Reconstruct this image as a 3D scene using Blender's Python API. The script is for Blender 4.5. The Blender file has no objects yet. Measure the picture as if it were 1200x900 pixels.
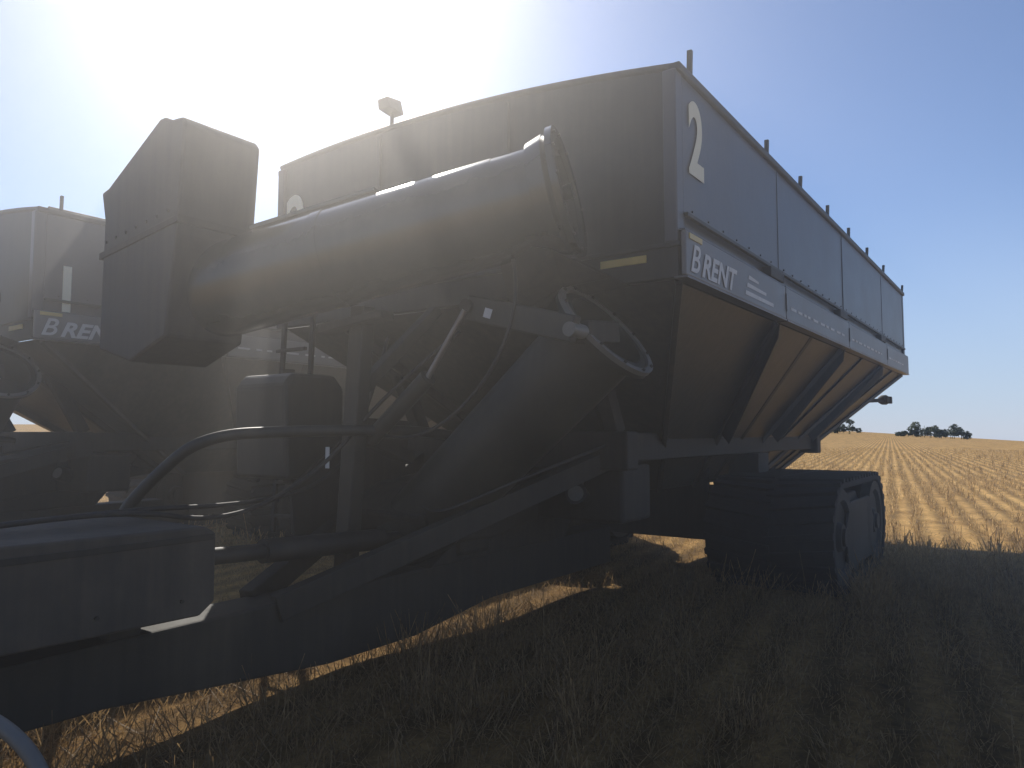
import bpy, bmesh, math, random
import numpy as np
from mathutils import Vector, Matrix
random.seed(4); rng=np.random.default_rng(7)
scene=bpy.context.scene
HAZE=True
SUN_AZ=-16.0; SUN_EL=35.4

# ---------------------------------------------------------------- materials
def new_mat(name):
    m=bpy.data.materials.new(name); m.use_nodes=True
    nt=m.node_tree; b=nt.nodes['Principled BSDF']; return m,nt,b
def paint(name,col,rough=0.45,metal=0.0,var=0.35,dust=0.25,dustcol=(0.16,0.12,0.08),scale=2.5,coat=0.0,bump=0.02,rvar=1.0):
    m,nt,b=new_mat(name); N=nt.nodes; L=nt.links
    tc=N.new('ShaderNodeTexCoord')
    n1=N.new('ShaderNodeTexNoise'); n1.inputs['Scale'].default_value=scale; n1.inputs['Detail'].default_value=8; n1.inputs['Roughness'].default_value=0.65
    L.new(tc.outputs['Object'],n1.inputs['Vector'])
    mp=N.new('ShaderNodeMapping'); mp.inputs['Scale'].default_value=(9,9,0.7); L.new(tc.outputs['Object'],mp.inputs['Vector'])
    n2=N.new('ShaderNodeTexNoise'); n2.inputs['Scale'].default_value=2.0; n2.inputs['Detail'].default_value=6; L.new(mp.outputs[0],n2.inputs['Vector'])
    r1=N.new('ShaderNodeValToRGB'); r1.color_ramp.elements[0].position=.3; r1.color_ramp.elements[1].position=.75
    r1.color_ramp.elements[0].color=tuple(c*(1-var) for c in col)+(1,); r1.color_ramp.elements[1].color=tuple(min(1,c*(1+var)) for c in col)+(1,)
    L.new(n1.outputs['Fac'],r1.inputs['Fac'])
    mul=N.new('ShaderNodeMath'); mul.operation='MULTIPLY'; L.new(n1.outputs['Fac'],mul.inputs[0]); L.new(n2.outputs['Fac'],mul.inputs[1])
    mr=N.new('ShaderNodeMapRange'); mr.inputs['From Min'].default_value=.16; mr.inputs['From Max'].default_value=.42; mr.inputs['To Max'].default_value=dust; L.new(mul.outputs[0],mr.inputs['Value'])
    mx=N.new('ShaderNodeMixRGB'); L.new(mr.outputs[0],mx.inputs['Fac']); L.new(r1.outputs[0],mx.inputs['Color1']); mx.inputs['Color2'].default_value=dustcol+(1,)
    L.new(mx.outputs[0],b.inputs['Base Color'])
    rr=N.new('ShaderNodeMapRange'); rr.inputs['To Min'].default_value=max(.05,rough-.12*rvar); rr.inputs['To Max'].default_value=min(1,rough+.2*rvar); L.new(n1.outputs['Fac'],rr.inputs['Value']); L.new(rr.outputs[0],b.inputs['Roughness'])
    b.inputs['Metallic'].default_value=metal
    if coat: b.inputs['Coat Weight'].default_value=coat; b.inputs['Coat Roughness'].default_value=.25
    bp=N.new('ShaderNodeBump'); bp.inputs['Strength'].default_value=.25*rvar; bp.inputs['Distance'].default_value=bump; L.new(n1.outputs['Fac'],bp.inputs['Height']); L.new(bp.outputs[0],b.inputs['Normal'])
    return m
M_body=paint('green_paint_dark',(0.017,0.018,0.015),.52,dust=.10,rvar=.5)
M_side=paint('side_panel_sky_tint',(0.066,0.067,0.076),.36,dust=.12,var=.12,scale=1.3,rvar=.7,bump=.03)  # cart paint lightened and blued: sky reflection put into the base colour
M_band=paint('band_panel_paint',(0.17,0.17,0.17),.4,dust=.2,var=.15)
M_hop=paint('hopper_sheet_paint',(0.026,0.025,0.021),.45,dust=.25)
M_tube=paint('auger_tube_paint',(0.026,0.028,0.025),.24,dust=.06,var=.15,rvar=.12,coat=.4)
M_frame=paint('frame_paint',(0.014,0.0135,0.011),.7,dust=.15)
M_plate=paint('tongue_cover_paint',(0.042,0.037,0.030),.7,dust=.35)
M_rub=paint('track_rubber',(0.008,0.008,0.008),.85,dust=.08,scale=6)
M_steel=paint('worn_steel',(0.26,0.25,0.24),.4,metal=.8,dust=.3)
M_white=paint('white_decal',(0.62,0.62,0.60),.5,dust=.2,var=.05)
M_cream=paint('cream_number_decal',(0.80,0.76,0.56),.5,dust=.08,var=.05)
M_yel=paint('yellow_reflector',(0.62,0.48,0.16),.4,dust=.2,var=.1)
M_black=paint('black_tarp',(0.016,0.015,0.014),.6,dust=.15)
M_hose=paint('hose_rubber',(0.015,0.015,0.015),.6,dust=.2)
M_pale=paint('galvanised_bar',(0.16,0.16,0.15),.5,metal=.2,dust=.3)

# ---------------------------------------------------------------- mesh helpers (cart-local coordinates)
def link(o,parent,mat,bev=0.0,smooth=False):
    scene.collection.objects.link(o)
    if mat and hasattr(o.data,'materials'): o.data.materials.append(mat)
    if parent: o.parent=parent
    if bev>0:
        md=o.modifiers.new('bev','BEVEL'); md.width=bev; md.segments=2; md.limit_method='ANGLE'
    if smooth:
        for p in o.data.polygons: p.use_smooth=True
    return o
def meshobj(name,vs,fs,parent,mat,bev=0.0,smooth=False):
    me=bpy.data.meshes.new(name); me.from_pydata([tuple(v) for v in vs],[],fs)
    bm=bmesh.new(); bm.from_mesh(me); bmesh.ops.recalc_face_normals(bm,faces=bm.faces); bm.to_mesh(me); bm.free()
    return link(bpy.data.objects.new(name,me),parent,mat,bev,smooth)
def box(name,x0,x1,y0,y1,z0,z1,p,mat,bev=.008):
    vs=[(x,y,z) for x in(x0,x1) for y in(y0,y1) for z in(z0,z1)]
    fs=[(0,1,3,2),(4,6,7,5),(0,4,5,1),(2,3,7,6),(0,2,6,4),(1,5,7,3)]
    return meshobj(name,vs,fs,p,mat,bev)
def prism(name,prof,axis,a0,a1,p,mat,bev=.006):
    vs=[]
    for a in(a0,a1):
        for q in prof:
            vs.append((a,q[0],q[1]) if axis==0 else (q[0],a,q[1]) if axis==1 else (q[0],q[1],a))
    n=len(prof); fs=[tuple(range(n)),tuple(range(2*n-1,n-1,-1))]
    for i in range(n): j=(i+1)%n; fs.append((i,j,n+j,n+i))
    return meshobj(name,vs,fs,p,mat,bev)
def beam(name,a,b,w,h,p,mat,bev=.008):
    a=Vector(a);b=Vector(b);d=(b-a); L=d.length; d.normalize()
    up=Vector((0,0,1)) if abs(d.z)<.95 else Vector((1,0,0))
    s=d.cross(up).normalized(); t=s.cross(d).normalized()
    vs=[]
    for e in(a,b):
        for sx,sz in((-1,-1),(1,-1),(1,1),(-1,1)): vs.append(e+s*sx*w/2+t*sz*h/2)
    return meshobj(name,vs,[(0,1,2,3),(7,6,5,4),(0,4,5,1),(1,5,6,2),(2,6,7,3),(3,7,4,0)],p,mat,bev)
def revolve(name,a,b,prof,p,mat,seg=40,bev=0):
    a=Vector(a);b=Vector(b);d=(b-a).normalized()
    up=Vector((0,0,1)) if abs(d.z)<.95 else Vector((1,0,0))
    s=d.cross(up).normalized(); t=s.cross(d).normalized()
    vs=[];fs=[]
    for (h,r) in prof:
        for i in range(seg):
            an=2*math.pi*i/seg; vs.append(a+d*h+(s*math.cos(an)+t*math.sin(an))*r)
    for k in range(len(prof)-1):
        for i in range(seg):
            j=(i+1)%seg; fs.append((k*seg+i,k*seg+j,(k+1)*seg+j,(k+1)*seg+i))
    me=bpy.data.meshes.new(name); me.from_pydata([tuple(v) for v in vs],[],fs)
    bm=bmesh.new(); bm.from_mesh(me); bmesh.ops.recalc_face_normals(bm,faces=bm.faces); bm.to_mesh(me); bm.free()
    o=link(bpy.data.objects.new(name,me),p,mat)
    for q in o.data.polygons:q.use_smooth=True
    es=o.modifiers.new('es','EDGE_SPLIT'); es.split_angle=math.radians(40)
    return o
def cyl(name,a,b,r,p,mat,seg=32):
    L=(Vector(b)-Vector(a)).length
    return revolve(name,a,b,[(0,0.0005),(0,r),(L,r),(L,0.0005)],p,mat,seg)
def pipe(name,pts,r,p,mat):
    cu=bpy.data.curves.new(name,'CURVE'); cu.dimensions='3D'; cu.bevel_depth=r; cu.bevel_resolution=4; cu.use_fill_caps=True
    sp=cu.splines.new('NURBS'); sp.points.add(len(pts)-1)
    for i,q in enumerate(pts): sp.points[i].co=(*q,1)
    sp.use_endpoint_u=True; sp.order_u=3; sp.resolution_u=10
    o=bpy.data.objects.new(name,cu); scene.collection.objects.link(o); o.data.materials.append(mat); o.parent=p
    return o
def text(name,s,size,loc,rot,p,mat,bold=0.0,shear=0.0,sx=1.0):
    cu=bpy.data.curves.new(name,'FONT'); cu.body=s; cu.size=size; cu.offset=bold; cu.shear=shear; cu.extrude=.001
    o=bpy.data.objects.new(name,cu); scene.collection.objects.link(o); cu.materials.append(mat)
    o.parent=p; o.location=loc; o.rotation_euler=rot; o.scale=(sx,1,1)
    return o

LX=9.9; WY=4.1
ROTZ=math.atan2(.815,.58)
def lerp(a,b,t): return a+(b-a)*t

def build_track(p,name,y0,y1):
    e=bpy.data.objects.new(name,None); scene.collection.objects.link(e); e.parent=p
    cx0,cx1,r=3.52,5.28,.54
    def path(t,rr):
        Ls=cx1-cx0; C=math.pi*rr; T=2*Ls+2*C; d=t*T
        if d<Ls: return (cx0+d,.56-rr+0.0,Vector((0,-1)))
        d-=Ls
        if d<C:
            a=-math.pi/2+d/rr; return (cx1+rr*math.cos(a),.56+rr*math.sin(a),Vector((math.cos(a),math.sin(a))))
        d-=C
        if d<Ls: return (cx1-d,.56+rr,Vector((0,1)))
        d-=Ls; a=math.pi/2+d/rr
        return (cx0+rr*math.cos(a),.56+rr*math.sin(a),Vector((math.cos(a),math.sin(a))))
    n=96; vs=[];fs=[]
    for i in range(n):
        for rr,y in((r,y0),(r,y1),(r-.06,y1),(r-.06,y0)):
            x,z,_=path(i/n,rr); vs.append((x,y,z))
    for i in range(n):
        j=(i+1)%n
        for k in range(4):
            l=(k+1)%4; fs.append((i*4+k,i*4+l,j*4+l,j*4+k))
    meshobj('belt',vs,fs,e,M_rub,.01,True)
    vs=[];fs=[]; m=44
    ym=(y0+y1)/2
    for i in range(m):
        for side in(0,1):
            ya,yb=(y0,ym+.03) if side==0 else (ym-.03,y1)
            for (yy,off) in((ya,0 if side==0 else .012),(yb,.012 if side==0 else 0)):
                t0=(i/m+off+(0 if side==0 else .5/m))%1
                x,z,nn=path(t0,r-.005); x2,z2,_=path((t0+.009)%1,r-.005)
                for (qx,qz,h) in((x,z,0),(x2,z2,0),(x2,z2,.045),(x,z,.045)):
                    vs.append((qx+nn.x*h,yy,qz+nn.y*h))
            b=len(vs)-8; fs+=[(b,b+1,b+2,b+3),(b+7,b+6,b+5,b+4),(b,b+4,b+5,b+1),(b+1,b+5,b+6,b+2),(b+2,b+6,b+7,b+3),(b+3,b+7,b+4,b)]
    meshobj('lugs',vs,fs,e,M_rub)
    for k,(cx,rr) in enumerate(((cx0,.47),(cx1,.47))):
        for ys in(y0+.05,y1-.12):
            revolve('wheel_%d'%k,(cx,ys-.03,.56),(cx,ys+.25,.56),[(0,.001),(0,.12),(.0,.13),(.05,.15),(.04,.34),(.0,.37),(.0,rr),(.1,rr),(.1,.001)],e,M_frame,36)
            cyl('hub',(cx,ys-.06,.56),(cx,ys+.02,.56),.09,e,M_frame,20)
    for k,cx in enumerate((4.05,4.4,4.75)):
        for ys in(y0+.08,y1-.2):
            cyl('roller_%d'%k,(cx,ys,.24),(cx,ys+.12,.24),.17,e,M_frame,24)
    prism('track_frame',[(3.6,.42),(5.2,.42),(5.1,.66),(4.7,.95),(4.1,.95),(3.7,.66)],1,y0+.12,y1-.12,e,M_frame,.02)
    prism('roller_guard',[(3.75,.20),(5.05,.20),(5.15,.62),(4.9,.88),(3.9,.88),(3.65,.62)],1,y0+.02,y0+.05,e,M_frame,.008)
    return e

def build_cart(digit,loc,dz):
    P=bpy.data.objects.new('grain_cart',None); scene.collection.objects.link(P)
    P.location=loc; P.rotation_euler=(0,0,ROTZ)
    def topz(v): return 4.0+.163*v-.0291*v*v
    vv=[WY*i/24 for i in range(25)]
    prof=[(0.02,2.83)]+[(max(.02,min(WY-.02,v)),float(topz(v))) for v in vv]+[(WY-.02,2.83)]
    prism('front_wall',prof,0,0.02,0.07,P,M_body,.004)
    prism('rear_wall',prof,0,LX-.07,LX-.02,P,M_body,.004)
    pipe('front_top_rim',[(0.03,v,float(topz(v))+.005) for v in vv],.028,P,M_body)
    for k,v in enumerate((1.37,2.74)):
        box('front_rib_%d'%k,-.006,.02,v-.02,v+.02,2.86,float(topz(v))-.05,P,M_body,.004)
    box('corner_post',-.015,.10,-.004,.09,2.83,3.985,P,M_side,.01)
    box('corner_post_far',-.015,.10,WY-.09,WY+.004,2.83,4.15,P,M_body,.01)
    box('corner_post_rear',LX-.1,LX+.015,-.004,.09,2.83,3.98,P,M_side,.01)
    seams=[0.1,2.3,5.0,7.7,LX-.1]
    for k in range(4):
        a,b=seams[k],seams[k+1]
        box('side_sheet_%d'%k,a+.003,b-.003,.0+(.003 if k%2 else 0),.035,3.05,3.97,P,M_side,.002)
        box('far_side_sheet_%d'%k,a+.004,b-.004,WY-.035,WY,3.05,4.1,P,M_body,.004)
        if k<3: box('seam_strap_%d'%k,b-.025,b+.025,-.005,.0,3.06,3.96,P,M_side,.002)
        for j in range(int((b-a)/.3)):
            xx=a+.15+j*.3
            cyl('bolt_%d_%d'%(k,j),(xx,.004,3.085),(xx,-.006,3.085),.008,P,M_frame,6)
        box('ledge_%d'%k,a-.08 if k==0 else a+.006,b-.006,.03,.07,2.9,3.05,P,M_side,.003)
        box('band_%d'%k,(0.0 if k==0 else a+.012),(LX if k==3 else b-.012),-.055,-.02,2.61,2.90,P,M_band,.008)
        box('band_top_lip_%d'%k,(0.0 if k==0 else a+.012),(LX if k==3 else b-.012),-.05,.02,2.902,2.915,P,M_side,.002)
        box('band_bottom_lip_%d'%k,(0.0 if k==0 else a+.012),(LX if k==3 else b-.012),-.062,.03,2.592,2.607,P,M_side,.002)
        box('drip_edge_%d'%k,a+.003,b-.003,-.03,.0,3.02,3.047,P,M_body,.003)
        if k<3:
            box('tie_bracket_%d'%k,b-.42,b-.02,-.05,.028,2.93,3.015,P,M_black,.006)
            box('latch_%d'%k,b-.012,b+.012,-.068,-.056,2.68,2.84,P,M_steel,.003)
    box('side_top_rail',.0,LX,-.03,.06,3.972,4.03,P,M_body,.012)
    box('far_top_rail',.0,LX,WY-.06,WY+.03,4.102,4.16,P,M_body,.012)
    cyl('tarp_roll',(.15,.09,4.03),(LX-.1,.09,4.03),.05,P,M_black,20)
    box('tarp_sheet',0.08,LX-.08,.07,WY-.07,3.90,3.94,P,M_black,0)
    for k,xx in enumerate((.24,1.99,3.1,4.27,5.4,6.6,7.9,9.8)):
        h=.17 if k==0 else .12
        beam('tarp_stop_%d'%k,(xx,-.0,3.98),(xx+random.uniform(-.02,.03),-.01,4.03+h),.035,.03,P,M_body,.004)
    box('skirt',.05,LX-.05,.03,.09,2.6,2.9,P,M_frame,.004)
    box('front_skirt',.0,.06,.0,WY,2.60,2.83,P,M_body,.006)
    box('front_skirt_lip',-.02,.03,-.02,WY+.02,2.80,2.83,P,M_body,.006)
    T=[(.06,.06,2.6),(LX-.06,.06,2.6),(LX-.06,WY-.06,2.6),(.06,WY-.06,2.6)]
    B=[(2.5,1.3,1.02),(6.55,1.3,1.02),(6.55,2.8,1.02),(2.5,2.8,1.02)]
    meshobj('hopper',T+B,[(0,1,5,4),(1,2,6,5),(2,3,7,6),(3,0,4,7),(4,5,6,7),(0,3,2,1)],P,M_hop,.01)
    def slope_pt(x,f):
        xb=lerp(2.5,6.55,(x-.06)/(LX-.12)); return Vector((lerp(x,xb,f),lerp(.06,1.3,f),lerp(2.6,1.02,f)))
    nrm=Vector((0,-1.58,-1.24)).normalized()
    for k,xx in enumerate((.12,2.3,5.0,7.7,9.78)):
        a=slope_pt(xx,0.0)+nrm*.02; b=slope_pt(xx,1.0)+nrm*.02
        beam('hopper_rib_%d'%k,a,b,.045,.05,P,M_hop,.006)
    for k,xx in enumerate((3.65,6.35,8.8)):
        a=slope_pt(xx,0.0)+nrm*.006; b=slope_pt(xx,.98)+nrm*.006
        beam('hopper_lap_seam_%d'%k,a,b,.06,.010,P,M_hop,.003)
    for k,xx in enumerate((2.3,5.0,7.7)):
        a=slope_pt(xx,0.0); b=slope_pt(xx,.62)
        vs=[]
        for dx in(-.012,.012):
            vs+=[(a.x+dx,-.0,2.59),(b.x+dx,b.y,b.z),(b.x+dx,b.y-.10,b.z-.14),(a.x+dx,.02,2.45)]
        meshobj('gusset_%d'%k,vs,[(0,1,2,3),(7,6,5,4),(0,4,5,1),(1,5,6,2),(2,6,7,3),(3,7,4,0)],P,M_frame,.004)
    for k,v in enumerate((.9,3.2)):
        vb=lerp(1.3,2.8,(v-.06)/(WY-.12)); beam('front_hopper_rib_%d'%k,(.04,v,2.56),(2.45,vb,1.0),.06,.08,P,M_hop,.006)
    for k,v in enumerate((.98,3.12)):
        box('frame_rail_%d'%k,.9,7.2,v-.09,v+.09,1.36,1.60,P,M_frame,.015)
        beam('rear_leg_%d'%k,(7.05,v,1.36),(8.9,v,2.3),.09,.12,P,M_frame)
        beam('mid_leg_%d'%k,(4.4,v,1.36),(4.4,v,.85),.35,.4,P,M_frame)
        beam('front_leg_%d'%k,(1.0,v,1.6),(.5,v,2.5),.12,.14,P,M_frame)
        beam('saddle_%d'%k,(2.6,v,1.5),(3.2,v,2.0),.1,.1,P,M_frame)
        beam('drawbar_side_%d'%k,(1.2,v,1.45),(-1.6,2.05+(-.14 if k==0 else .14),.55),.10,.16,P,M_frame)
    box('front_cross_member',.85,1.05,.8,3.3,1.3,1.61,P,M_frame,.015)
    box('rear_cross_member',7.0,7.2,.8,3.3,1.3,1.61,P,M_frame,.015)
    box('axle_beam',4.15,4.65,.8,3.3,.45,.95,P,M_frame,.03)
    box('axle_front_plate',3.5,3.56,1.15,2.95,.42,1.3,P,M_frame,.01)
    box('front_panel_box',1.06,1.6,.95,1.9,.85,1.33,P,M_frame,.03)
    build_track(P,'track_unit_left',-.25,1.0)
    build_track(P,'track_unit_right',3.1,4.35)
    prism('tongue_beam',[(-4.6,.34),(-4.4,.28),(-2.6,.26),(-1.2,.13),(-.4,.13),(.5,.24),(2.6,.24),(2.6,.62),(-.5,.60),(-4.4,.56),(-4.6,.50)],1,1.88,2.20,P,M_frame,.015)  # underside deepened mid-span to hide sunlit ground, standing in for shade there
    prism('tongue_riser',[(1.6,.62),(-.3,.60),(.9,1.3),(2.2,1.3)],1,1.84,2.24,P,M_frame,.01)
    prism('tongue_cover',[(-4.3,.71),(-2.30,.69),(-2.22,.75),(-2.22,1.09),(-2.28,1.13),(-4.3,1.15)],1,1.58,2.5,P,M_plate,.012)
    box('cover_trim',-4.3,-2.24,1.568,1.58,1.06,1.09,P,M_frame,.003)
    for k in range(5):
        cyl('cover_bolt_%d'%k,(-2.4-.4*k,1.58,.78),(-2.4-.4*k,1.568,.78),.010,P,M_frame,6)
    for k,xx in enumerate((-2.5,-3.6)):
        box('cover_post_%d'%k,xx-.08,xx+.08,1.9,2.2,.56,.72,P,M_frame,.01)
    box('hitch_clevis',-4.8,-4.55,1.95,2.15,.36,.48,P,M_steel,.02)
    cyl('pto_shaft',(-2.2,2.05,.90),(.1,2.05,.80),.05,P,M_black,20)
    cyl('pto_guard',(-1.6,2.05,.875),(-.6,2.05,.835),.075,P,M_black,20)
    box('gearbox',.0,.4,1.8,2.3,.64,1.05,P,M_frame,.04)
    Bo=Vector((-.14,2.21,.78)); F=Vector((-.12,.46,2.28)); Ld=(F-Bo).length
    revolve('auger_lower_tube',Bo,F,[(0,.001),(0,.29),(Ld-.1,.31),(Ld-.1,.33),(Ld-.05,.33),(Ld-.05,.40),(Ld-.02,.40),(Ld-.02,.35),(Ld,.35),(Ld,.30),(Ld-.5,.30),(Ld-.5,.001)],P,M_body,56)
    revolve('auger_flange_ring',Bo,F,[(Ld-.018,.362),(Ld-.018,.405),(Ld+.014,.405),(Ld+.014,.362),(Ld-.018,.362)],P,M_pale,64)
    d=(F-Bo).normalized()
    cyl('auger_screw_shaft',F-d*.5,F-d*.05,.05,P,M_steel,16)
    s=d.cross(Vector((0,0,1))).normalized(); t=s.cross(d)
    vs=[];fs=[]
    for i in range(41):
        an=i/40*2*math.pi; c=F-d*(.45-.35*i/40); q=s*math.cos(an)+t*math.sin(an)
        vs+=[c+q*.05,c+q*.27]
        if i: b=2*i; fs.append((b-2,b-1,b+1,b))
    meshobj('auger_flight',vs,fs,P,M_frame)
    prism('auger_sump',[(-.35,.78),(.4,.74),(2.5,1.03),(1.2,1.35),(-.1,1.2),(-.45,1.0)],1,1.78,2.62,P,M_frame,.03)
    for i in range(12):
        an=i/12*2*math.pi; c=F+d*.012+(s*math.cos(an)+t*math.sin(an))*.384
        cyl('flange_bolt_%d'%i,c,c+d*.016,.011,P,M_frame,8)
    H=Vector((-.47,.56,3.13)); E=Vector((-1.42,3.3,2.57)); Lu=(E-H).length; du=(E-H).normalized()
    revolve('auger_upper_tube',H,E,[(.5,.001),(.5,.30),(0,.30),(0,.335),(.03,.335),(.4,.335),(.4,.34),(Lu*.55,.34),(Lu*.55,.346),(Lu*.55+.08,.346),(Lu*.55+.08,.34),(Lu,.34),(Lu,.001)],P,M_tube,64)
    revolve('auger_hinge_flange',H,E,[(-.03,.34),(-.03,.42),(.012,.42),(.012,.34),(-.03,.34)],P,M_tube,64)
    revolve('auger_hinge_collar',H,E,[(.012,.35),(.05,.39),(.16,.36),(.16,.345)],P,M_tube,64)
    cyl('upper_shaft',H-du*.05,H+du*.4,.05,P,M_frame,16)
    su=du.cross(Vector((0,0,1))).normalized(); tu=su.cross(du)
    for k in range(3):
        an=k*2.094+.4
        q=su*math.cos(an)+tu*math.sin(an); beam('bearing_spoke_%d'%k,H+du*.03+q*.04,H+du*.03+q*.32,.05,.03,P,M_frame,.004)
    for i in range(12):
        an=i/12*2*math.pi; c=H-du*.03+(su*math.cos(an)+tu*math.sin(an))*.385
        cyl('hinge_bolt_%d'%i,c,c-du*.012,.010,P,M_frame,8)
    a=H+du*1.25+tu*.36; b=H+du*2.25+tu*.36
    beam('auger_top_tray',a,b,.22,.03,P,M_tube,.005)
    beam('auger_top_tray_lip',a+tu*.03+su*.11,b+tu*.03+su*.11,.015,.08,P,M_pale,.003)
    for k,off in enumerate((-.16,.16)):
        o=Vector((off,0,0))
        meshobj('hinge_plate_%d'%k,[v+o+w for w in(Vector((-.012,0,0)),Vector((.012,0,0))) for v in(H+Vector((0,.45,-.28)),H+Vector((0,.0,-.40)),F+Vector((-.02,-.12,.30)),F+Vector((-.02,.22,.28)),F+Vector((-.02,.62,.12)))],
            [(0,1,2,3,4),(9,8,7,6,5),(0,5,6,1),(1,6,7,2),(2,7,8,3),(3,8,9,4),(4,9,5,0)],P,M_frame,.006)
    beam('link_arm',(-.55,1.28,2.45),(-.62,.40,2.22),.07,.17,P,M_body,.012)
    cyl('link_pin_1',(-.62,1.26,2.45),(-.45,1.26,2.45),.05,P,M_frame,20)
    cyl('link_pin_2',(-.67,.42,2.22),(-.45,.42,2.22),.045,P,M_pale,20)
    beam('link_bracket',(-.5,.42,2.22),(-.1,.42,2.26),.1,.14,P,M_frame,.01)
    cyl('fold_cylinder_barrel',(-.66,2.1,1.55),(-.66,1.55,1.98),.06,P,M_body,24)
    cyl('fold_cylinder_rod',(-.66,1.56,1.97),(-.62,1.26,2.42),.02,P,M_steel,16)
    beam('cylinder_lug',(-.66,2.1,1.55),(-.2,2.15,1.4),.1,.1,P,M_frame,.01)
    meshobj('warning_sticker',[(-.632,1.10,2.36),(-.632,1.04,2.34),(-.630,1.02,2.40),(-.630,1.08,2.42)],[(0,1,2,3)],P,M_white)
    beam('auger_rest_post',(-.75,2.25,.56),(-.80,2.05,2.50),.14,.12,P,M_body,.012)
    beam('auger_rest_cradle',(-.80,1.80,2.42),(-.90,2.35,2.34),.16,.06,P,M_frame,.01)
    beam('auger_rest_brace',(-.77,2.1,1.9),(.05,2.1,2.6),.09,.09,P,M_frame,.01)
    prism('front_side_plate',[(-.9,.8),(.2,.85),(.3,1.7),(-.2,1.72),(-.95,1.2)],1,2.62,2.66,P,M_frame,.006)
    prism('hydraulic_tank',[(-.95,1.25),(-.45,1.25),(-.40,1.3),(-.40,1.95),(-.5,2.05),(-.9,2.05),(-.98,1.95)],1,2.68,3.3,P,M_body,.03)
    cyl('tank_cap',(-.7,3.0,2.05),(-.7,3.0,2.10),.05,P,M_frame,20)
    beam('tank_bracket',(-.7,3.0,1.25),(.9,3.1,1.35),.1,.1,P,M_frame,.01)
    hood=[(3.86,2.22),(3.84,3.20),(3.90,3.42),(3.80,3.44),(3.10,3.80),(3.04,3.80),(2.95,3.76),(2.82,3.75),(2.78,3.70),(2.84,2.95),(2.95,2.25),(3.4,2.1)]
    prism('discharge_hood',hood,0,-1.76,-1.16,P,M_black,.02)
    prism('hood_collar',[(3.88,2.9),(3.88,2.95),(2.81,3.07),(2.82,3.02)],0,-1.77,-1.15,P,M_frame,.004)
    for k in range(7):
        cyl('hood_bolt_%d'%k,(-1.762,2.95+.14*k,3.12-.016*k),(-1.770,2.95+.14*k,3.12-.016*k),.012,P,M_frame,8)
    beam('hood_mount',(-1.5,3.35,2.3),(-1.2,3.9,2.3),.3,.3,P,M_frame,.02)
    pipe('guard_rail',[(-2.0,3.2,.55),(-1.98,3.13,1.0),(-1.82,2.9,1.32),(-1.64,2.65,1.58),(-1.2,2.3,1.61),(-.7,2.0,1.62),(-.1,1.9,1.6),(.6,1.9,1.5)],.04,P,M_body)
    pipe('hose_1',[(-3.6,1.9,1.15),(-2.6,1.95,1.24),(-1.8,2.1,1.05),(-1.0,2.2,1.35),(-.6,2.0,1.9),(-.5,1.4,2.3)],.014,P,M_hose)
    pipe('hose_2',[(-3.6,2.0,1.15),(-2.5,2.1,1.20),(-1.7,2.2,1.15),(-1.0,2.3,1.2),(-.4,2.5,1.5),(0,2.6,2.4)],.014,P,M_hose)
    pipe('hose_3',[(-.6,2.1,1.6),(-.85,1.5,1.5),(-.7,1.0,1.9),(-.6,.8,2.5),(-.6,.9,2.8)],.012,P,M_hose)
    pipe('hose_4',[(-.3,2.0,1.1),(-.6,1.6,1.0),(-.4,1.2,1.2),(.3,1.0,1.4),(.9,1.0,1.5)],.012,P,M_hose)
    pipe('hitch_hoop',[(-4.2,1.9,.5),(-3.85,1.37,.78),(-3.56,.98,.78),(-3.42,.67,.68),(-3.38,.53,.42),(-3.38,.51,.02)],.024,P,M_pale)
    for k,yy in enumerate((3.45,3.85)):
        beam('ladder_rail_%d'%k,(-.18,yy,.7),(-.08,yy,2.9),.05,.03,P,M_frame,.004)
    for k in range(7):
        z=.85+k*.3; beam('ladder_rung_%d'%k,(-.17,3.45,z),(-.17,3.85,z),.035,.03,P,M_frame,.004)
    beam('ladder_stay',(-.1,3.65,1.5),(1.0,3.4,1.5),.06,.06,P,M_frame)
    cyl('work_lamp_body',(1.0,1.32,1.05),(.86,1.28,1.10),.09,P,M_frame,24)
    cyl('work_lamp_lens',(.86,1.28,1.10),(.852,1.277,1.103),.065,P,M_pale,24)
    beam('work_lamp_arm',(1.0,1.32,1.1),(1.0,1.3,1.35),.04,.04,P,M_frame,.004)
    beam('rear_lamp_arm',(8.6,.62,2.1),(9.62,.28,2.16),.05,.06,P,M_frame,.006)
    revolve('rear_lamp',(9.58,.22,2.16),(9.62,.40,2.16),[(0,.001),(.01,.06),(.05,.085),(.12,.08),(.17,.05),(.18,.001)],P,M_frame,24)
    box('rear_lamp_box',9.66,9.8,.2,.34,2.1,2.22,P,M_frame,.01)
    yc=2.6; zc=float(topz(yc))
    beam('camera_pole',(.02,yc,zc-.02),(.02,yc,zc+.13),.025,.025,P,M_frame,.003)
    z2=zc-.03
    meshobj('camera_housing',[(-.08,yc-.07,z2+.17),(.10,yc-.07,z2+.15),(.10,yc+.07,z2+.15),(-.08,yc+.07,z2+.17),(-.10,yc-.06,z2+.25),(.07,yc-.06,z2+.27),(.07,yc+.06,z2+.27),(-.10,yc+.06,z2+.25)],
        [(0,3,2,1),(4,5,6,7),(0,1,5,4),(1,2,6,5),(2,3,7,6),(3,0,4,7)],P,M_body,.012)
    R90=(math.radians(90),0,0); RF=(math.radians(90),0,math.radians(-90))
    text('number_side',digit,.70,(.19,-.008,dz),R90,P,M_cream,.022,0,.78)
    text('number_front',digit,.70,(-.004,3.98,3.36),RF,P,M_cream,.022,0,.8)
    text('lettering_side_initial','B',.265,(.05,-.060,2.645),R90,P,M_white,.003,.35,1.05)
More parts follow.
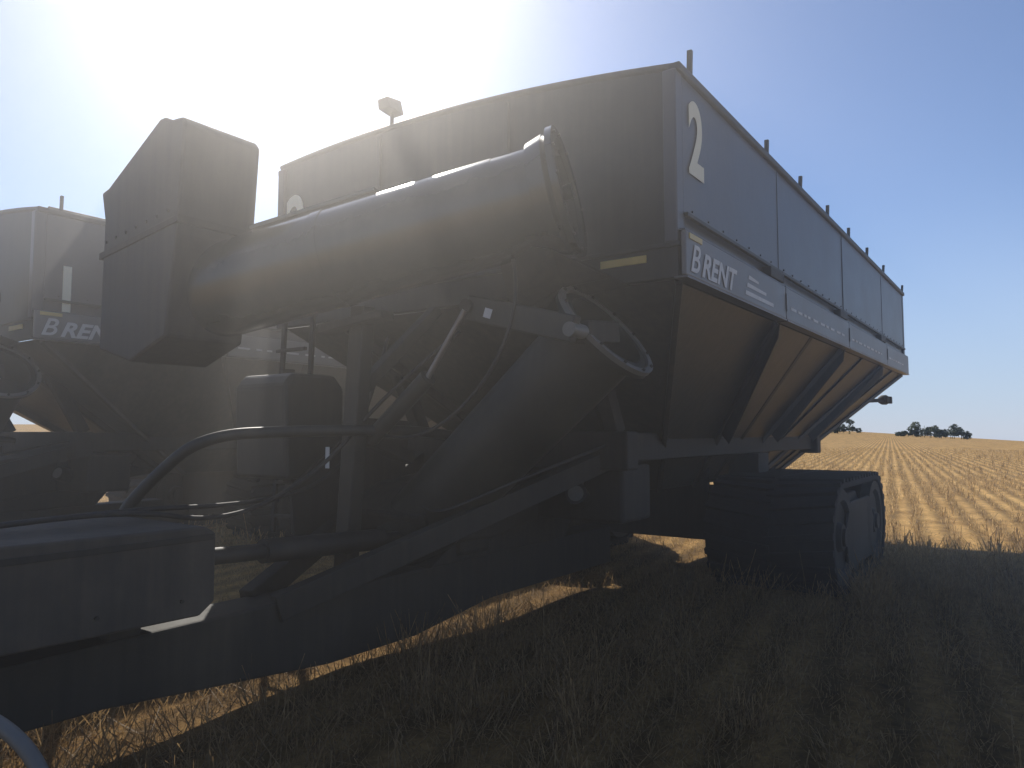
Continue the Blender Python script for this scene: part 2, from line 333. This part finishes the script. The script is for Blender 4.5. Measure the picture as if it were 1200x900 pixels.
    text('lettering_side','RENT',.225,(.25,-.060,2.645),R90,P,M_white,.007,.35,1.16)
    for k in range(3):
        z0=2.66+k*.065
        meshobj('band_stripe_%d'%k,[(1.16+k*.04,-.058,z0),(1.9-.2*k,-.058,z0),(1.9-.2*k,-.058,z0+.03-.006*k),(1.18+k*.04,-.058,z0+.035)],[(0,1,2,3)],P,M_white)
    for k,(a,b) in enumerate(((2.4,4.9),(5.1,7.6),(7.8,9.6))):
        x=a+.05; j=0
        while x<b-.3:
            w=random.uniform(.06,.22); box('band_mark_%d_%d'%(k,j),x,x+w,-.0575,-.0555,2.71,2.735,P,M_white,0); x+=w+random.uniform(.05,.12); j+=1
    box('reflector_side',.05,.27,-.062,-.052,2.855,2.892,P,M_yel,.001)
    box('reflector_front',-.012,-.001,.22,.56,2.72,2.77,P,M_yel,.001)
    box('reflector_front_far',-.012,-.001,3.5,3.84,2.72,2.77,P,M_yel,.001)
    box('reflector_leg',-.96,-.955,2.2,2.24,1.35,1.5,P,M_white,.001)
    return P

build_cart('2',(1.07,4.7,0),3.36)
build_cart('1',(-5.1,7.8,0),2.93)

# ---------------------------------------------------------------- ground
ROW_AZ=math.radians(27); rd=np.array([math.sin(ROW_AZ),math.cos(ROW_AZ)]); rc=np.array([math.cos(ROW_AZ),-math.sin(ROW_AZ)])
SP=.40
def hfun(x,y):
    r=np.hypot(x,y); az=np.degrees(np.arctan2(x,y))
    h500=2.3-(np.clip(az,-60,60)-24.8)/9.9*5.4
    h500=np.clip(h500,-5,6)
    t=np.clip((r-70)/430,0,1); t=t*t*(3-2*t)
    return h500*t-np.clip(r-500,0,None)*.02
xs=np.concatenate([-np.geomspace(3000,30,40),np.linspace(-28,40,120),np.geomspace(42,3000,45)])
ys=np.concatenate([-np.geomspace(3000,30,20),np.linspace(-28,-2,14),np.linspace(-1,60,160),np.geomspace(62,3000,60)])
X,Y=np.meshgrid(xs,ys)
Z=hfun(X,Y)
rr=np.hypot(X,Y)
Z=Z+np.where(rr<70,(rng.random(X.shape)-.5)*.03,0)
nx,ny=len(xs),len(ys)
me=bpy.data.meshes.new('stubble_field_ground')
vs=np.stack([X,Y,Z],-1).reshape(-1,3)
idx=np.arange(nx*ny).reshape(ny,nx)
q=np.stack([idx[:-1,:-1],idx[:-1,1:],idx[1:,1:],idx[1:,:-1]],-1).reshape(-1,4)
me.from_pydata(vs.tolist(),[],q.tolist())
for p in me.polygons:p.use_smooth=True
g=bpy.data.objects.new('ground',me); scene.collection.objects.link(g)
def shade_patch(nt,tc,col_socket,lo):
    # painted shade: straw and soil colour darkened in a ragged patch by the carts
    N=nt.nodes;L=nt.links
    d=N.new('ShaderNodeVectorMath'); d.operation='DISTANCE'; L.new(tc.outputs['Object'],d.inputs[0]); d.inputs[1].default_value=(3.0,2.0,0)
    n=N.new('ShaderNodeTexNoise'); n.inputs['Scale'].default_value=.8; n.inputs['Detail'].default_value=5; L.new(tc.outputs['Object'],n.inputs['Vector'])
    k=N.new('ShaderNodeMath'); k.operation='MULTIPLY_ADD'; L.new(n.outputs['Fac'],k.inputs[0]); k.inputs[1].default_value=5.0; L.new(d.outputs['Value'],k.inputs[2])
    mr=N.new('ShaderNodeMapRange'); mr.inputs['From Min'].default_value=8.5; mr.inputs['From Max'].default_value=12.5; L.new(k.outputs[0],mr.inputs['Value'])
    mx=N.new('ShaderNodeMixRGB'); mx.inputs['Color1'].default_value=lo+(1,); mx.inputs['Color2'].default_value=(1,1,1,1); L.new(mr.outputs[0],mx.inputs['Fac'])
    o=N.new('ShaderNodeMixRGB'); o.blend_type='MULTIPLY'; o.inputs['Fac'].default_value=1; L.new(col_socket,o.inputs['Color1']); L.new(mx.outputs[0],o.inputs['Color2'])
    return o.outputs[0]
m,nt,bs=new_mat('stubble_soil'); N=nt.nodes;L=nt.links
tc=N.new('ShaderNodeTexCoord')
mp=N.new('ShaderNodeMapping'); mp.inputs['Rotation'].default_value=(0,0,ROW_AZ); L.new(tc.outputs['Object'],mp.inputs['Vector'])
nf=N.new('ShaderNodeTexNoise'); nf.inputs['Scale'].default_value=14; nf.inputs['Detail'].default_value=10; nf.inputs['Roughness'].default_value=.75; L.new(mp.outputs[0],nf.inputs['Vector'])
npch=N.new('ShaderNodeTexNoise'); npch.inputs['Scale'].default_value=1.6; npch.inputs['Detail'].default_value=5; L.new(mp.outputs[0],npch.inputs['Vector'])
m3=N.new('ShaderNodeMapping'); m3.inputs['Scale'].default_value=(1,.07,1); L.new(mp.outputs[0],m3.inputs['Vector'])
ns=N.new('ShaderNodeTexNoise'); ns.inputs['Scale'].default_value=.9; ns.inputs['Detail'].default_value=5; L.new(m3.outputs[0],ns.inputs['Vector'])
wv=N.new('ShaderNodeTexWave'); wv.wave_type='BANDS'; wv.bands_direction='X'; wv.inputs['Scale'].default_value=2*math.pi/(SP*20); wv.inputs['Distortion'].default_value=.8; wv.inputs['Detail'].default_value=2; wv.inputs['Detail Scale'].default_value=1.5; L.new(mp.outputs[0],wv.inputs['Vector'])
r=N.new('ShaderNodeValToRGB'); e=r.color_ramp.elements; e[0].position=.30; e[0].color=(.26,.150,.056,1); e[1].position=.62; e[1].color=(.84,.54,.21,1)
L.new(nf.outputs['Fac'],r.inputs['Fac'])
r2=N.new('ShaderNodeValToRGB'); e=r2.color_ramp.elements; e[0].position=.3; e[0].color=(.78,.74,.68,1); e[1].position=.7; e[1].color=(1.08,1.06,1,1); L.new(ns.outputs['Fac'],r2.inputs['Fac'])
mx=N.new('ShaderNodeMixRGB'); mx.blend_type='MULTIPLY'; mx.inputs['Fac'].default_value=1; L.new(r.outputs[0],mx.inputs['Color1']); L.new(r2.outputs[0],mx.inputs['Color2'])
r3=N.new('ShaderNodeValToRGB'); e=r3.color_ramp.elements; e[0].position=.32; e[0].color=(.66,.62,.56,1); e[1].position=.58; e[1].color=(1.03,1.03,1.0,1); L.new(npch.outputs['Fac'],r3.inputs['Fac'])
mxp=N.new('ShaderNodeMixRGB'); mxp.blend_type='MULTIPLY'; mxp.inputs['Fac'].default_value=1; L.new(mx.outputs[0],mxp.inputs['Color1']); L.new(r3.outputs[0],mxp.inputs['Color2'])
wr=N.new('ShaderNodeMapRange'); wr.inputs['To Min'].default_value=.55; wr.inputs['To Max'].default_value=1.15; L.new(wv.outputs['Fac'],wr.inputs['Value'])
mx2=N.new('ShaderNodeMixRGB'); mx2.blend_type='MULTIPLY'; mx2.inputs['Fac'].default_value=1; L.new(mxp.outputs[0],mx2.inputs['Color1']); L.new(wr.outputs[0],mx2.inputs['Color2'])
L.new(shade_patch(nt,tc,mx2.outputs[0],(.42,.40,.40)),bs.inputs['Base Color']); bs.inputs['Roughness'].default_value=.95; bs.inputs['Specular IOR Level'].default_value=.1
bp=N.new('ShaderNodeBump'); bp.inputs['Distance'].default_value=.03; bp.inputs['Strength'].default_value=.6; L.new(nf.outputs['Fac'],bp.inputs['Height']); L.new(bp.outputs[0],bs.inputs['Normal'])
me.materials.append(m)

# ---------------------------------------------------------------- stubble stalks (one mesh)
def stalks(name,pos,hgt,wid,lean,mat):
    n=len(pos); az=rng.random(n)*2*np.pi
    fx=np.cos(az);fy=np.sin(az)
    la=rng.random(n)*2*np.pi; ln=lean*rng.random(n)*hgt
    z0=hfun(pos[:,0],pos[:,1])-.02
    base=np.stack([pos[:,0],pos[:,1],z0],-1)
    w=np.stack([fx*wid/2,fy*wid/2,np.zeros(n)],-1)
    top=base+np.stack([np.cos(la)*ln,np.sin(la)*ln,hgt],-1)
    V=np.stack([base-w,base+w,top+w*.7,top-w*.7],1).reshape(-1,3)
    me=bpy.data.meshes.new(name); me.vertices.add(4*n); me.vertices.foreach_set('co',V.ravel())
    me.loops.add(4*n); me.loops.foreach_set('vertex_index',np.arange(4*n))
    me.polygons.add(n); me.polygons.foreach_set('loop_start',np.arange(n)*4); me.polygons.foreach_set('loop_total',np.full(n,4))
    me.update(calc_edges=True); me.materials.append(mat)
    o=bpy.data.objects.new(name,me); scene.collection.objects.link(o); return o
m,nt,bs=new_mat('straw'); N=nt.nodes;L=nt.links
tc=N.new('ShaderNodeTexCoord'); nz=N.new('ShaderNodeTexNoise'); nz.inputs['Scale'].default_value=23; nz.inputs['Detail'].default_value=3; L.new(tc.outputs['Object'],nz.inputs['Vector'])
r=N.new('ShaderNodeValToRGB'); e=r.color_ramp.elements; e[0].position=.32; e[0].color=(.22,.135,.055,1); e[1].position=.68; e[1].color=(.80,.56,.26,1); L.new(nz.outputs['Fac'],r.inputs['Fac'])
cs=shade_patch(nt,tc,r.outputs[0],(.55,.52,.52))
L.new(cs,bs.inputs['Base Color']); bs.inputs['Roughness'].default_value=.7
tr=N.new('ShaderNodeBsdfTranslucent'); L.new(cs,tr.inputs['Color']); ms=N.new('ShaderNodeMixShader'); ms.inputs[0].default_value=.5
L.new(bs.outputs[0],ms.inputs[1]); L.new(tr.outputs[0],ms.inputs[2]); L.new(ms.outputs[0],N['Material Output'].inputs['Surface'])
M_straw=m
def rows(n,r0,r1,a0,a1,jit,p=1.0):
    az=np.radians(rng.uniform(a0,a1,n)); u=rng.random(n); rad=(r0**p+(r1**p-r0**p)*u)**(1/p)
    P=np.stack([np.sin(az)*rad,np.cos(az)*rad],-1)
    b=P@rc; a=P@rd
    k=np.round(b/SP); b=k*SP+rng.normal(0,jit,n)+.06*np.sin(a*.7+k*1.7)+.04*np.sin(a*2.3+k)
    return a[:,None]*rd+b[:,None]*rc
n1,n2,n3,n4=40000,30000,14000,24000
P1=rows(n1,1.0,12,-42,42,.14,1.6)
P2=rows(n2,10,32,-42,42,.05,1.6)
P3=rows(n3,30,80,-5,42,.05,1.4)
Pl=rows(n4,1.2,16,-42,42,.25,1.6)
tc_=[];th=[]
for _ in range(120):
    a=math.radians(random.uniform(-38,40)); rad=random.uniform(2.6,10.5)
    if _<55: a=math.radians(random.uniform(20,40)); rad=random.uniform(7.5,10)
    cx,cy=math.sin(a)*rad,math.cos(a)*rad; n=random.randint(18,50); hh=random.uniform(.14,.36)
    for i in range(n):
        tc_.append((cx+random.gauss(0,.07),cy+random.gauss(0,.07))); th.append(hh*random.uniform(.5,1.1))
Pt=np.array(tc_); nt_=len(tc_)
allp=np.concatenate([P1,P2,P3,Pl,Pt])
h=np.concatenate([rng.uniform(.04,.20,n1),rng.uniform(.08,.24,n2),rng.uniform(.10,.20,n3),rng.uniform(.01,.09,n4),np.array(th)])
w=np.concatenate([rng.uniform(.004,.008,n1),rng.uniform(.010,.020,n2),rng.uniform(.03,.05,n3),rng.uniform(.005,.01,n4),rng.uniform(.004,.008,nt_)])
ln=np.concatenate([np.full(n1,1.3),np.full(n2,.6),np.full(n3,.5),np.full(n4,6.0),np.full(nt_,.8)])
pn=np.sin(allp[:,0]*1.7+1)*np.cos(allp[:,1]*1.3)+np.sin(allp[:,0]*.6-allp[:,1]*.9)
h=h*(1+.35*pn)
tall=rng.random(len(h))<.015; h[tall]*=1.8
keep=np.ones(len(h),bool)
for (cx,cy) in((1.07,4.7),(-5.1,7.8)):
    dx=allp[:,0]-cx; dy=allp[:,1]-cy; c,s_=math.cos(ROTZ),math.sin(ROTZ)
    lu=dx*c+dy*s_; lv=-dx*s_+dy*c
    for (v0,v1) in((-.27,1.02),(3.08,4.37)): keep&=~((lu>2.9)&(lu<5.9)&(lv>v0)&(lv<v1))
stalks('stubble',allp[keep],h[keep],w[keep],ln[keep],M_straw)

# ---------------------------------------------------------------- distant trees
m,nt,bs=new_mat('foliage'); N=nt.nodes;L=nt.links
tc=N.new('ShaderNodeTexCoord'); nz=N.new('ShaderNodeTexNoise'); nz.inputs['Scale'].default_value=.8; L.new(tc.outputs['Object'],nz.inputs['Vector'])
r=N.new('ShaderNodeValToRGB'); e=r.color_ramp.elements; e[0].position=.35;e[0].color=(.06,.08,.04,1); e[1].position=.65;e[1].color=(.12,.14,.07,1); L.new(nz.outputs['Fac'],r.inputs['Fac']); L.new(r.outputs[0],bs.inputs['Base Color']); bs.inputs['Roughness'].default_value=.8
tr=N.new('ShaderNodeBsdfTranslucent'); L.new(r.outputs[0],tr.inputs['Color']); ms=N.new('ShaderNodeMixShader'); ms.inputs[0].default_value=.45
L.new(bs.outputs[0],ms.inputs[1]); L.new(tr.outputs[0],ms.inputs[2]); L.new(ms.outputs[0],N['Material Output'].inputs['Surface'])
M_fol=m
vs=[];fs=[]
def clump(cx,cy,R,H,n):
    z0=float(hfun(np.array(cx),np.array(cy)))
    for k in range(3):
        ax=cx+random.uniform(-.3,.3)*R; b=len(vs); t=.12
        vs.extend([(ax-t,cy,z0-.5),(ax+t,cy,z0-.5),(ax+t*.5,cy,z0+H*.6),(ax-t*.5,cy,z0+H*.6)]); fs.append((b,b+1,b+2,b+3))
    subs=[]
    for _ in range(9):
        u=random.uniform(-.85,.85); hz=H*(1-.55*u*u)*random.uniform(.2,.78); subs.append((u*R,random.uniform(-.5,.5)*R,hz,random.uniform(.2,.36)*R))
    for i in range(n):
        sx,sy,sz,sr=random.choice(subs)
        v=Vector((random.gauss(0,1),random.gauss(0,1),random.gauss(0,1))).normalized()*sr*random.uniform(.6,1.1)
        c=Vector((cx+sx+v.x,cy+sy+v.y,z0+max(.1,sz+v.z*.8)))
        a=Vector((random.gauss(0,1),random.gauss(0,1),random.gauss(0,1))).normalized(); bb=a.orthogonal().normalized(); s2=random.uniform(.15,.36)
        b=len(vs); vs.extend([tuple(c-a*s2-bb*s2*.6),tuple(c+a*s2-bb*s2*.6),tuple(c+a*s2+bb*s2*.6),tuple(c-a*s2+bb*s2*.6)]); fs.append((b,b+1,b+2,b+3))
D=250
for px,R,H,dd in((1066,2.8,3.4,0),(1079,4.8,6.6,2),(1092,3.6,4.4,3),(1101,3.0,3.6,-2),(1114,4.2,5.6,1),(1126,3.2,4.0,0),(982,2.4,3.6,0),(994,3.8,5.8,1),(973,2.5,3.0,2),(1054,1.6,1.6,2)):
    clump((px-600)/867*(D+dd),D+dd,R,H,800)
meshobj('distant_trees',vs,fs,None,M_fol)

# ---------------------------------------------------------------- haze volume added to stand in for lens glare over the carts
if HAZE:
    bm=bmesh.new(); bmesh.ops.create_icosphere(bm,subdivisions=4,radius=1); me=bpy.data.meshes.new('glare_veil'); bm.to_mesh(me); bm.free()
    o=bpy.data.objects.new('glare_veil_air',me); scene.collection.objects.link(o); o.scale=(10.5,10.5,7); o.location=(-5,6.5,1.0)
    m=bpy.data.materials.new('glare_veil_volume'); m.use_nodes=True; nt=m.node_tree; nt.nodes.remove(nt.nodes['Principled BSDF'])
    v=nt.nodes.new('ShaderNodeVolumeScatter'); v.inputs['Color'].default_value=(1,.97,.95,1); v.inputs['Density'].default_value=.017; v.inputs['Anisotropy'].default_value=.76
    nt.links.new(v.outputs[0],nt.nodes['Material Output'].inputs['Volume']); me.materials.append(m)

# ---------------------------------------------------------------- light
az=math.radians(SUN_AZ); el=math.radians(SUN_EL)
sd=Vector((math.sin(az)*math.cos(el),math.cos(az)*math.cos(el),math.sin(el)))
sl=bpy.data.lights.new('sun','SUN'); sl.energy=5.0; sl.angle=math.radians(.53); sl.color=(1,.94,.84)
so=bpy.data.objects.new('sun',sl); scene.collection.objects.link(so); so.rotation_euler=sd.to_track_quat('Z','Y').to_euler(); so.location=(-20,60,50)
w=bpy.data.worlds.new('World'); scene.world=w; w.use_nodes=True; nt=w.node_tree; N=nt.nodes; L=nt.links
sk=N.new('ShaderNodeTexSky'); sk.sky_type='NISHITA'; sk.sun_disc=False; sk.sun_elevation=el; sk.sun_rotation=az; sk.air_density=1.0; sk.dust_density=.15; sk.ozone_density=2.5; sk.altitude=900
tint=N.new('ShaderNodeMixRGB'); tint.blend_type='MULTIPLY'; tint.inputs['Fac'].default_value=1; tint.inputs['Color2'].default_value=(1.0,.98,1.06,1)
L.new(sk.outputs[0],tint.inputs['Color1'])
# pale blue humid band low on the horizon
tcw=N.new('ShaderNodeTexCoord'); sx=N.new('ShaderNodeSeparateXYZ'); L.new(tcw.outputs['Generated'],sx.inputs[0])
mr=N.new('ShaderNodeMapRange'); mr.interpolation_type='SMOOTHSTEP'; mr.inputs['From Min'].default_value=0; mr.inputs['From Max'].default_value=.30; mr.inputs['To Min'].default_value=.75; mr.inputs['To Max'].default_value=0; L.new(sx.outputs['Z'],mr.inputs['Value'])
hm=N.new('ShaderNodeMixRGB'); hm.inputs['Color2'].default_value=(4.3,5.3,7.2,1); L.new(mr.outputs[0],hm.inputs['Fac']); L.new(tint.outputs[0],hm.inputs['Color1'])
L.new(hm.outputs[0],N['Background'].inputs['Color']); N['Background'].inputs['Strength'].default_value=.115
# ---------------------------------------------------------------- camera
cam=bpy.data.cameras.new('camera'); co=bpy.data.objects.new('camera',cam); scene.collection.objects.link(co)
co.location=(0,0,1.6); co.rotation_euler=(math.radians(90+3.76),0,0); cam.lens=26.0; cam.sensor_width=36; cam.clip_end=6000; cam.clip_start=.05
scene.camera=co
scene.view_settings.view_transform='Standard'; scene.view_settings.look='None'; scene.view_settings.exposure=0
